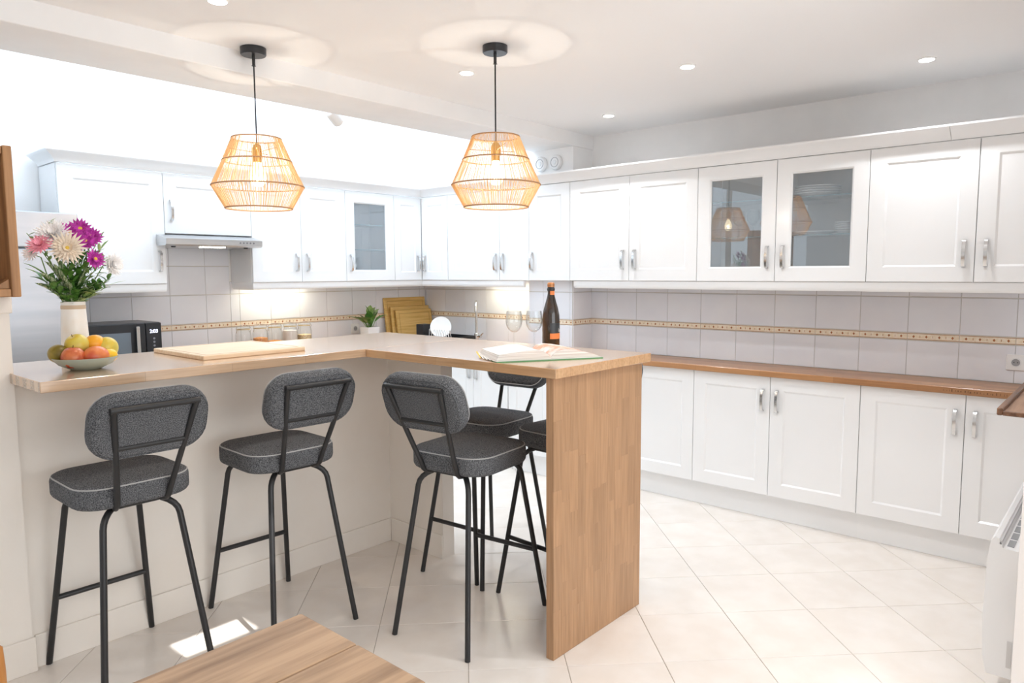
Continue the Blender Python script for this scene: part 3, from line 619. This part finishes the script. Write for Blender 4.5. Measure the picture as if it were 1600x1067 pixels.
# potted plant
t = thing('potted_plant', 'green leafy plant in white square pot on the back worktop', 'plant', (3.718, 4.84, .921))
B().loft([[(a*.050, b_*.050, 0) for a, b_ in ((-1, -1), (1, -1), (1, 1), (-1, 1))], [(a*.058, b_*.058, .145) for a, b_ in ((-1, -1), (1, -1), (1, 1), (-1, 1))], [(a*.053, b_*.053, .145) for a, b_ in ((-1, -1), (1, -1), (1, 1), (-1, 1))], [(a*.051, b_*.051, .128) for a, b_ in ((-1, -1), (1, -1), (1, 1), (-1, 1))]]).obj('pot', CHINA, t)
B().box(-.051, .051, -.051, .051, .12, .130).obj('soil', SOIL, t)
def leaf_builder(base, tip, width, droop=.02, n=6, side=None):
    base, tip = Vector(base), Vector(tip); d = tip-base; sd = d.cross(Vector((0, 0, 1)))
    if side is not None: sd = Vector(side)
    if sd.length < 1e-5: sd = Vector((1, 0, 0))
    sd.normalize(); up_ = sd.cross(d).normalized(); v, fs = [], []
    for i in range(n+1):
        s_ = i/n; wd = width*max(.04, sin(pi*min(1, s_*.93+.07))**.8)*(1 if s_ < .98 else .1)
        c_ = base+d*s_+up_*(droop*4*s_*(1-s_))
        v += [c_-sd*wd/2+up_*wd*.12, c_-up_*.0005, c_+sd*wd/2+up_*wd*.12]
    for i in range(n):
        a = i*3; fs += [(a, a+1, a+4, a+3), (a+1, a+2, a+5, a+4)]
    return v, fs
rp = random.Random(11)
for k in range(22):
    a = k*2.4; el = rp.uniform(.05, 1.0); L_ = rp.uniform(.08, .13); r1 = .02+el*.09
    bx = (r1*.5*cos(a), r1*.4*sin(a), .15+.10*(1-el)*rp.random()+.03*el); tp = ((r1+L_*.65*el+.01)*cos(a), (r1*.6+L_*.45*el)*sin(a), bx[2]+L_*(1.0-.55*el))
    v, fs = leaf_builder(bx, tp, rp.uniform(.050, .066), .012)
    b = B().add(v, fs); b.tube([(bx[0]*.3, bx[1]*.3, .125), bx], .0025, 5); b.obj('leaf', LEAF if k % 3 else LEAFL, t, True)
# storage jars
jars = [(2.607, 'clip-top glass jar at the far left of the jar row, nearly empty', None, 0), (2.740, 'clip-top glass jar of orange lentils, second from left', LENT, .12), (2.858, 'clip-top glass jar in the middle of the jar row', LENT, .09), (2.987, 'clip-top glass jar of pale flour, second from right', RICE, .16), (3.112, 'clip-top glass jar of oats at the right end of row', OATS, .12)]
for x, lb, cm, ch in jars:
    t = thing('storage_jar', lb, 'jar', (x, 4.87, .921), 0, 'glass storage jars on the back worktop')
    B().lathe([(.0, 0), (.050, 0), (.055, .006), (.055, .155), (.050, .172), (.043, .182), (.043, .190)], 24, caps=False).obj('jar_body', GLASS, t, True)
    B().lathe([(.0, .193), (.048, .193), (.049, .200), (.046, .210), (.0, .214)], 24, caps=False).obj('lid', GLASS, t, True)
    B().tube([(.047*cos(k*pi/12), .047*sin(k*pi/12), .1915) for k in range(24)], .0025, 6, closed=True).obj('seal', mat('seal_%d' % int(x*100), (.60, .45, .22), .6), t, True)
    B().tube([(-.052, 0, .168), (-.058, -.01, .19), (-.05, 0, .216), (0, 0, .222), (.05, 0, .216), (.058, -.01, .19), (.052, 0, .168)], .0015, 6).obj('clip', CHROME, t, True)
    if cm: B().lathe([(0, .004), (.050, .004), (.0525, .01), (.0525, ch), (.02, ch+.006), (0, ch+.007)], 24).obj('contents', cm, t, True)
def outlet(label, loc, rz, dbl):
    t = thing('power_socket', label, 'socket', loc, rz)
    B().box(-.042, .042, -.0085, .0, -.042, .042, bev=.003).obj('plate', PLASTW, t)
    o = B().lathe([(.024, 0), (.024, .004), (.019, .004), (.019, -.001)], 24, caps=False).obj('socket_ring', CHINA, t, True, (0, -.0085, 0), (radians(90), 0, 0))
    o = B().lathe([(0, 0), (.019, 0), (.019, .001), (0, .001)], 20).obj('recess', mat('recess_grey' + label[:5], (.35, .35, .36), .6), t, True, (0, -.0087, 0), (radians(90), 0, 0))
    for x in (-.008, .008): B().box(x-.0022, x+.0022, -.0105, -.0095, -.0022, .0022).obj('pin_hole', DARK, o and t)
outlet('white socket on the tiles beside the potted plant', (3.70, YB-.007, 1.045), 0, 0)
outlet('white socket on the right wall above the worktop', (XR-.007, .462, 1.032), RR, 0)
# ---------------------------------------------------------------- crockery in the glass cabinets
for k in range(4): plate(('lowest', 'second lowest', 'second highest', 'topmost')[k]+' white dinner plate of the stack on the upper glass shelf', .125, (4.36, 1.445, 1.9412+k*.013), (0, 0, 0), 'plates stacked on the upper shelf')
plate('large shallow white plate alone on lower glass shelf', .125, (4.36, 1.46, 1.7212))
for k in range(5): plate(('lowest', 'second lowest', 'middle', 'second highest', 'topmost')[k]+' small plate of the short stack on the lower glass shelf', .062, (4.35, 1.275, 1.7212+k*.012), (0, 0, 0), 'small plates stacked on the lower shelf')
def wine_glass(label, loc, group, s_=1.0):
    t = thing('wine_glass', label, 'glass', loc, 0, group)
    B().lathe([(r_*s_, z*s_) for r_, z in ((.0, .0), (.034, 0), (.034, .0015), (.008, .004), (.0038, .010), (.0034, .07), (.0045, .078))], 24, caps=False).obj('stem', GLASS, t, True)
    B().lathe([(r_*s_, z*s_) for r_, z in ((.0, .077), (.012, .079), (.026, .090), (.036, .108), (.040, .130), (.0385, .150), (.0345, .178), (.0338, .178), (.0375, .150), (.039, .130), (.035, .109), (.025, .092), (.011, .082), (0, .080))], 32, caps=False).obj('bowl', GLASS, t, True)
    return t
for k in range(6): wine_glass('wine glass in the left glass-fronted cabinet, %s row, %s' % (('front', 'back')[k % 2], ('nearest the handle', 'middle one', 'farthest from the handle')[k//2]), (4.33+.085*(k % 2), 1.72+.095*(k//2)+.03*(k % 2), 1.7212), 'glasses on the cabinet shelf', .95)
# ---------------------------------------------------------------- things on the bar
wine_glass('empty wine glass on the bar, left of the pair by bottle', (2.545, 2.215, BZ), 'wine glasses on the bar')
wine_glass('empty wine glass on the bar, touching the bottle side', (2.615, 2.150, BZ), 'wine glasses on the bar')
t = thing('wine_bottle', 'dark sparkling wine bottle with black and orange label', 'bottle', (2.687, 2.105, BZ), radians(-138+90+18))
prof = [(.0, 0), (.038, 0), (.0415, .005), (.0415, .135), (.040, .160), (.034, .190), (.0245, .222), (.0175, .250), (.0155, .262), (.0150, .285)]
B().lathe(prof+[(.0, .285)], 36).obj('bottle_body', BOT, t, True)
def wrap(r_, a0, a1, z0, z1, n=14): 
    v = [(r_*cos(a0+(a1-a0)*k/n), r_*sin(a0+(a1-a0)*k/n), z) for z in (z0, z1) for k in range(n+1)]
    return B().add(v, [(k, k+1, n+2+k, n+1+k) for k in range(n)])
lb1 = wrap(.0419, radians(-118), radians(-2), .045, .120).obj('label_black', LABK, t, True); wrap(.0422, radians(-118), radians(-2), .045, .072).obj('label_band', LABO, lb1, True)
a = radians(-45); text_mesh('Le', .022, 'label_text', WHT, lb1, (.0428*cos(a), .0428*sin(a), .080), (radians(90), 0, a+pi/2))
wrap(.0170, radians(-125), radians(5), .246, .274).obj('neck_label', LABO, t, True)
B().lathe([(.0165, .270), (.019, .276), (.019, .282), (.0165, .286), (.0165, .290)], 24, caps=False).obj('collar', BLK2, t, True)
B().lathe([(.0155, .284), (.0165, .290), (.0175, .297), (.0175, .306), (.014, .311), (0, .312)], 24).obj('cork', FOIL, t, True)
B().tube([(.0178*cos(k*pi/8), .0178*sin(k*pi/8), .300) for k in range(16)], .0011, 5, closed=True).obj('wire_cage', BLK2, t, True)
# open book
t = thing('open_book', 'open hardback cookbook with a green cover at the bar corner', 'book', (2.300, 1.805, BZ), radians(-31))
B().box(-.232, -.006, -.012, .262, .0, .0035).box(.006, .232, -.012, .262, .0, .0035).box(-.006, .006, -.012, .262, .0, .003).obj('cover', GREEN, t)
def pages(sg, mt):
    xs = [0, .012, .03, .06, .10, .15, .195, .222]; zt = [.012, .026, .036, .043, .043, .038, .033, .030] if sg < 0 else [.012, .027, .038, .044, .040, .030, .018, .007]; b = B()
    b.loft([[(sg*(x+(.012 if x > .2 else 0)), -.006, .0036), (sg*x, -.006, z), (sg*x, .255, z), (sg*(x+(.012 if x > .2 else 0)), .255, .0036)] for x, z in zip(xs, zt)]); o = b.obj('page_block', PAPER, t, True)
    v = [(sg*x, y, z+.0006) for x, z in zip(xs, zt) for y in (-.005, .254)]; o2 = B().add(v, [(2*k, 2*k+1, 2*k+3, 2*k+2) for k in range(len(xs)-1)]).obj('open_page', mt, o, True)
    return o, xs, zt
o, xs, zt = pages(-1, PRINT2)
pages(1, PRINT)
for k in range(5):
    x = -.215+.0; b = B(); b.add([(-.222-.006*k, .262-.0, .006+k*.003), (-.222-.016-.006*k, .02+.03*k, .004), (-.216-.016-.006*k, .02+.03*k, .004), (-.216-.006*k, .262, .007+k*.003)], [(0, 1, 2, 3)])
    b.obj('page_marker', YEL if k == 4 else PAPER, t)
# cutting board on the bar
t = thing('cutting_board', 'flat oak cutting board on the long bar leg', 'cutting board', (1.625, 3.165, BZ))
B().box(-.243, .243, -.245, .245, 0, .020, bev=.003).obj('board', BOARD, t)
b = B(); e = .222
b.box(-e, e, -e, -e+.006, .0196, .0204).box(-e, e, e-.006, e, .0196, .0204).box(-e, -e+.006, -e+.006, e-.006, .0196, .0204).box(e-.006, e, -e+.006, e-.006, .0196, .0204)
b.obj('juice_groove', mat('board_groove', (.52, .31, .15), .5), t)
# fruit bowl
t = thing('fruit_bowl', 'wide shallow sage-green bowl of fruit on the bar', 'bowl', (.972, 3.02, BZ))
B().lathe([(.0, 0), (.050, 0), (.055, .003), (.090, .020), (.111, .044), (.113, .048), (.109, .048), (.087, .025), (.055, .009), (0, .007)], 48).obj('bowl', BOWL, t, True)
def fruit_obj(name, label, m, rad, off, sq=(1, 1, 1), stalk=True, rot=(0, 0, 0), dimple=.12):
    t = thing(name, label, 'fruit', (.972+off[0]*.84, 3.02+off[1]*.84, BZ+off[2]*.97), 0, 'fruit in the bowl'); t.rotation_euler = rot
    rad *= .93; P = []
    for k in range(15):
        a = -pi/2+pi*k/14; rr = cos(a); z = sin(a)
        z -= dimple*math.copysign(1, z)*math.exp(-(rr/.28)**2)*(1 if z > 0 else .6)
        P.append((max(1e-4, rr*rad), z*rad))
    b = B().lathe(P, 24); b.v = [(x*sq[0], y*sq[1], z*sq[2]) for x, y, z in b.v]; b.obj('flesh', m, t, True)
    if stalk: B().tube([(0, 0, rad*.78*sq[2]), (.003, .002, rad*1.12*sq[2])], .0014, 5).obj('stalk', BROWN, t)
    return t
fruit_obj('apple', 'red apple at the front of the fruit bowl', FR_R, .045, (-.062, -.040, .052))
fruit_obj('mango', 'red-orange mango at the front right of the fruit bowl', FR_M, .046, (.025, -.058, .052), (1.15, .95, .92), False, (0, 0, .3), .0)
fruit_obj('pear', 'green-brown pear at the left edge of the fruit bowl', FR_G, .041, (-.095, .035, .064), (1, 1, .95), False, (0, .5, 0), .05)
fruit_obj('apple', 'yellow apple on top of the pile in the bowl', FR_Y, .046, (-.022, .030, .096), (1, 1, .95), True, (.2, -.5, 0))
fruit_obj('orange', 'orange sitting behind the mango in the bowl', FR_O, .041, (.052, .030, .094), (1, 1, .95), False, (0, 0, 0), .03)
fruit_obj('apple', 'yellow apple at the right side of the bowl, base outwards', FR_Y, .046, (.098, .020, .076), (1, 1, .95), False, (1.7, .3, .5), .14)
fruit_obj('lemon', 'small orange-yellow fruit low at the right of the bowl', FR_L, .030, (.083, -.045, .050), (1.1, 1, .95), False, (0, 0, 0), .02)
fruit_obj('apple', 'yellow apple low in the bowl between the red apple and mango', FR_Y, .040, (-.02, .03, .050), (1, 1, .9), False)
# vase and flowers
VX, VY, VH = 1.008, 3.235, .252
t = thing('vase', 'tall cream ceramic vase holding the bouquet behind the fruit bowl', 'vase', (VX, VY, BZ))
B().lathe([(.0, 0), (.050, 0), (.053, .004), (.053, .02), (.047, .16), (.043, .235), (.044, VH), (.040, VH), (.039, .235), (.043, .16), (.046, .02), (0, .012)], 36).obj('vase_body', VASE, t, True)
B().lathe([(.0436, .222), (.0446, .224), (.0443, .236), (.0433, .238)], 36, caps=False).obj('band', mat('vase_band', (.60, .47, .34), .5), t, True)
ZM = BZ+VH
def X_(px): return .865+(px-45)*.00228
def Z_(py): return ZM-.004+(471-py)*.0026
def bloom(name, label, pos, rad, m, layers, npet, cen=YEL, nrm=(-.25, -.85, .45), pw=.30, group='cut flowers in the vase', crad=.2):
    rad *= 1.32; t = thing(name, label, 'flower', pos, 0, group); nrm = Vector(nrm).normalized(); Q = nrm.to_track_quat('Z', 'Y')
    b = B(); rr = random.Random(hash(label) % 1000)
    for l in range(layers):
        k_ = 1-l*.72/max(1, layers); tilt = radians(8+l*66/max(1, layers)); n_ = max(7, int(npet*(1-.4*l/layers)))
        for k in range(n_):
            a = 2*pi*(k+.5*(l % 2)+rr.uniform(-.15, .15))/n_; L_ = rad*k_*rr.uniform(.88, 1.08)
            d = Vector((cos(a)*cos(tilt), sin(a)*cos(tilt), sin(tilt))); s_ = Vector((-sin(a), cos(a), 0))
            v, fs = leaf_builder(d*rad*.06, d*L_, rad*pw, rad*.05, 3, s_); b.add([Q @ Vector(p) for p in v], fs)
    b.obj('petals', m, t, True)
    if cen: o = B().lathe([(.0, -.1*rad), (rad*crad, -.05*rad), (rad*crad*.8, rad*.12), (0, rad*.17)], 12).obj('centre', cen, t, True); o.rotation_euler = Q.to_euler()
    p0 = Vector((VX, VY, ZM-.03))-Vector(pos); p0 += Vector((.02*cos(pos[0]*90), .02*sin(pos[0]*90), 0)); q0 = nrm*-.02
    B().tube([q0, q0+nrm*-.03, p0*.55+Vector((0, .02, 0)), p0], .0022, 6).obj('stem', STEM, t, True)
    return t
for (px, py, dy, rd), wh in zip(((106, 364, 0, .036), (128, 357, .03, .036), (144, 369, .02, .034), (112, 380, -.02, .033), (129, 376, -.01, .034)), ('left', 'top', 'right', 'lower left', 'centre')):
    bloom('daisy', 'purple daisy with yellow centre, %s of the purple cluster' % wh, (X_(px), VY-.02+dy, Z_(py)), rd, PURP, 2, 18)
bloom('daisy', 'single purple daisy low down in the bouquet', (X_(139), VY-.06, Z_(404)), .032, PURP, 2, 18, nrm=(.2, -.9, .2))
bloom('chrysanthemum', 'large white chrysanthemum at the top left of bouquet', (X_(82), VY-.01, Z_(367)), .056, WHITP, 5, 26, None, (-.4, -.7, .7), .2)
bloom('chrysanthemum', 'cream chrysanthemum with drooping petals in bouquet centre', (X_(96), VY-.06, Z_(388)), .054, CREAM, 4, 24, YEL, (-.2, -.9, .15), .17, crad=.12)
bloom('gerbera', 'pink flower at the left of the bouquet', (X_(60), VY-.03, Z_(383)), .040, PINK, 3, 20, None, (-.5, -.6, .6), .22)
bloom('chrysanthemum', 'white chrysanthemum hanging out to the right of bouquet', (X_(177), VY+.0, Z_(412)), .043, WHITP, 5, 24, None, (.45, -.85, .1), .2)
bloom('chrysanthemum', 'small white flower at far left below the pink one', (X_(50), VY+.01, Z_(396)), .030, WHITP, 3, 18, None, (-.8, -.5, .3), .2)
rp = random.Random(5)
def blade(label, tips, m=LEAFS, wd=.019):
    t = thing('palm_frond', label, 'leaf', (VX, VY, ZM-.03), 0, 'greenery in the vase')
    for (px, py, dy) in tips:
        tip = Vector((X_(px)-VX, dy, Z_(py)-ZM+.03)); mid = Vector((tip.x*.42, tip.y*.5, max(tip.z*.85, .06))); P = [Vector((tip.x*.05, -.015, 0))]
        v, fs = [], []; n = 9
        for i in range(n+1):
            s_ = i/n; c_ = P[0]*(1-s_)**2+mid*2*s_*(1-s_)+tip*s_*s_; ww = wd*(.35+.65*sin(pi*min(1, s_*.85+.15)))*(1 if i < n else .1)
            v += [c_+Vector((-ww*.35, 0, -ww*.35)), c_+Vector((0, -.003, 0)), c_+Vector((ww*.35, 0, ww*.35))]
        for i in range(n): k = i*3; fs += [(k, k+1, k+4, k+3), (k+1, k+2, k+5, k+4)]
        B().add(v, fs).obj('leaf_blade', m, t, True)
    return t
blade('striped palm leaf fanning to the left side of the vase', [(52, 425, -.06), (62, 408, -.05), (72, 412, -.07), (84, 430, -.085), (48, 440, -.03), (92, 440, -.09), (76, 396, -.04)])
blade('striped palm leaf arching to the right side of the vase', [(150, 416, -.06), (146, 428, -.07), (140, 438, -.08), (134, 410, -.05), (152, 440, -.05), (120, 420, -.09), (128, 446, -.09)])
blade('long thin grass leaf reaching far left', [(36, 410, 0), (40, 418, .01)], LEAFL, .008)
blade('thin grass leaf reaching far right', [(198, 438, 0), (182, 432, .02)], LEAFL, .005)
def sprig(label, tip, n, ls, m, spread=.03, fork=0):
    t = thing('leafy_sprig', label, 'leaf', (VX, VY, ZM-.03), 0, 'greenery in the vase'); tip = Vector((X_(tip[0])-VX, tip[2], Z_(tip[1])-ZM+.03)); rr = random.Random(n+int(tip.x*1000))
    mid = Vector((tip.x*.35, tip.y*.4, tip.z*.6)); pts = [mid*2*s_*(1-s_)+tip*s_*s_ for s_ in [k/10 for k in range(11)]]
    B().tube(pts, .0016, 5).obj('stem', STEM, t, True); b = B()
    n = int(n*1.6)
    for k in range(n):
        s_ = .12+.88*(k+.5)/n; c_ = mid*2*s_*(1-s_)+tip*s_*s_; a = k*2.4+rr.random(); d = Vector((cos(a), .6*sin(a)-.3, .35+.5*rr.random())).normalized()
        off = Vector((rr.uniform(-1, 1), rr.uniform(-1, 1), rr.uniform(-1, 1)))*spread*.5
        v, fs = leaf_builder(c_+off*.4, c_+off+d*ls*rr.uniform(1.0, 1.7), ls*.62, ls*.1, 3); b.add(v, fs)
    b.obj('leaves', m, t, True); return t
sp = [((70, 446, -.05), 22, .034, LEAF, .03, 'dark green leafy sprig low on the left of the bouquet'), ((60, 434, -.02), 16, .036, LEAF, .03, 'lobed green sprig at the left edge of bouquet'), ((96, 425, -.05), 34, .034, LEAF, .06, 'dense dark leaves under the cream chrysanthemum'), ((122, 400, -.02), 36, .034, LEAF, .07, 'dense dark leaves beneath the purple daisies'),
      ((152, 392, -.02), 40, .022, LEAFL, .07, 'fine light green filler sprig at the right'), ((158, 408, -.01), 34, .022, LEAFL, .06, 'olive filler sprig beside the white flower on right'), ((150, 448, -.05), 26, .032, LEAF, .04, 'green leaves low on the right of the bouquet'), ((136, 455, -.06), 26, .030, LEAFL, .035, 'light green leaves at the vase mouth, right side'),
      ((104, 452, -.06), 24, .034, LEAF, .04, 'green leaves spilling over the vase mouth'), ((82, 346, .02), 9, .024, LEAFL, .01, 'small leafy tip sticking up at the top left'), ((47, 366, .02), 9, .024, LEAFL, .01, 'small leafy tip at the far left top'), ((168, 360, .02), 12, .014, LEAF, .02, 'thin dark sprig with tiny buds at the upper right'), ((170, 436, .0), 10, .030, LEAF, .015, 'slim dark leaf sprig pointing right')]
for tp, n, ls, m, spd, lb in sp: sprig(lb, tp, n, ls, m, spd)
# ---------------------------------------------------------------- left edge: wooden crate; dining table and chair
t = thing('wooden_crate', 'rustic wooden box shelf at the left edge above the bar', 'crate', (.50, 3.08, 1.4345))
for nm, bx in (('side_board', (-.262, -.234, -.125, .19, 0, .52)), ('side_board', (.234, .262, -.125, .19, 0, .52)), ('top_board', (-.233, .233, -.123, .19, .49, .518)), ('bottom_board', (-.233, .233, -.123, .19, .001, .029)), ('back_board', (-.233, .233, .175, .19, .030, .256)), ('back_board', (-.233, .233, .175, .19, .259, .489))):
    B().box(*bx, bev=.004).obj(nm, CRATEW, t)
for z in (.03, .455): B().prism([(.233, 0), (.185, 0), (.233, .033)] if z < .1 else [(.233, .034), (.185, .034), (.233, .0)], 'y', -.10, .17).obj('corner_block', CRATEW, t, False, (0, 0, z))
t = thing('dining_table', 'rustic plank dining table in the foreground', 'table', (.10, .95, 0))
TX, TY = .738, .412
ys = [TY, TY-.205, TY-.205-.21, TY-.205-.42, -.45]
for k in range(4): B().box(-.85, TX, ys[k+1]+.0012, ys[k]-.0012, .716, .760, bev=.004).obj('plank', TABW, t)
B().box(-.80, TX-.05, TY-.10, TY-.07, .63, .715).box(-.80, TX-.05, -.40, -.37, .63, .715).box(TX-.08, TX-.05, -.37, TY-.10, .63, .715).box(-.80, -.77, -.37, TY-.10, .63, .715).obj('apron', TABW, t)
for x in (-.80, TX-.115):
    for y in (-.40, TY-.135): B().box(x, x+.065, y, y+.065, 0, .7155, bev=.004).obj('leg', TABW, t)
t = thing('dining_chair', 'honey-coloured wooden chair corner at the lower left edge', 'chair', (.11, 1.36, 0), 0)
for sx in (-1, 1):
    B().tube([(sx*.19, .10, 0), (sx*.19, .115, .45), (sx*.195, .15, .80), (sx*.195, .155, .838), (sx*.19, .156, .850)], [.017, .019, .019, .018, .010], 12).obj('back_leg', CHAIRW, t, True)
    B().tube([(sx*.18, -.27, 0), (sx*.18, -.27, .44)], .018, 12).obj('front_leg', CHAIRW, t, True)
B().box(-.20, .20, -.29, .12, .44, .465, bev=.006).obj('seat', CHAIRW, t)
for z in (.55, .65, .76): B().box(-.185, .185, .112+(z-.45)*.1, .130+(z-.45)*.1, z, z+.045, bev=.005).obj('back_slat', CHAIRW, t)
# ---------------------------------------------------------------- right edge: radiator and walnut shelf
RADW = mat('radiator_white', (.80, .81, .82), .4); SLOT = mat('radiator_slot', (.30, .31, .32), .6)
t = thing('radiator', 'white wall-mounted electric radiator at the lower right edge', 'radiator', (2.90, .243, 0))
b = B(); pr = [(.012, .10), (.086, .10), (.100, .16), (.106, .30), (.102, .48), (.095, .575), (.082, .596), (.070, .590), (.058, .560), (.012, .556)]
b.prism(pr, 'x', 0, .95); b.obj('casing', RADW, t, True)
for k in range(10): B().box(.03+k*.09, .105+k*.09, .030, .05, .556, .560).obj('vent_slot', SLOT, t)
B().box(.0, .95, .062, .068, .572, .584).obj('grille_edge', mat('grille_grey', (.55, .55, .56), .4), t)
for x in (.15, .8): B().box(x, x+.05, .0, .0125, .2, .45).obj('bracket', PLASTW, t)
B().box(-.002, .0, .016, .030, .14, .235).obj('rating_plate', mat('plate_grey', (.6, .6, .6), .5), t)
t = thing('tray_shelf', 'dark walnut wall shelf with raised rim at the right edge', 'shelf', (3.155, .243, .975))
B().box(.018, .80, .001, .112, .0, .012).obj('tray', WALNUTL, t)
B().box(0, .82, .112, .130, 0, .028, bev=.003).obj('front_rim', WALNUT, t); B().box(0, .018, .001, .112, 0, .016, bev=.002).obj('end_rim', WALNUT, t); B().box(.80, .82, .001, .112, 0, .028, bev=.003).obj('end_rim', WALNUT, t)
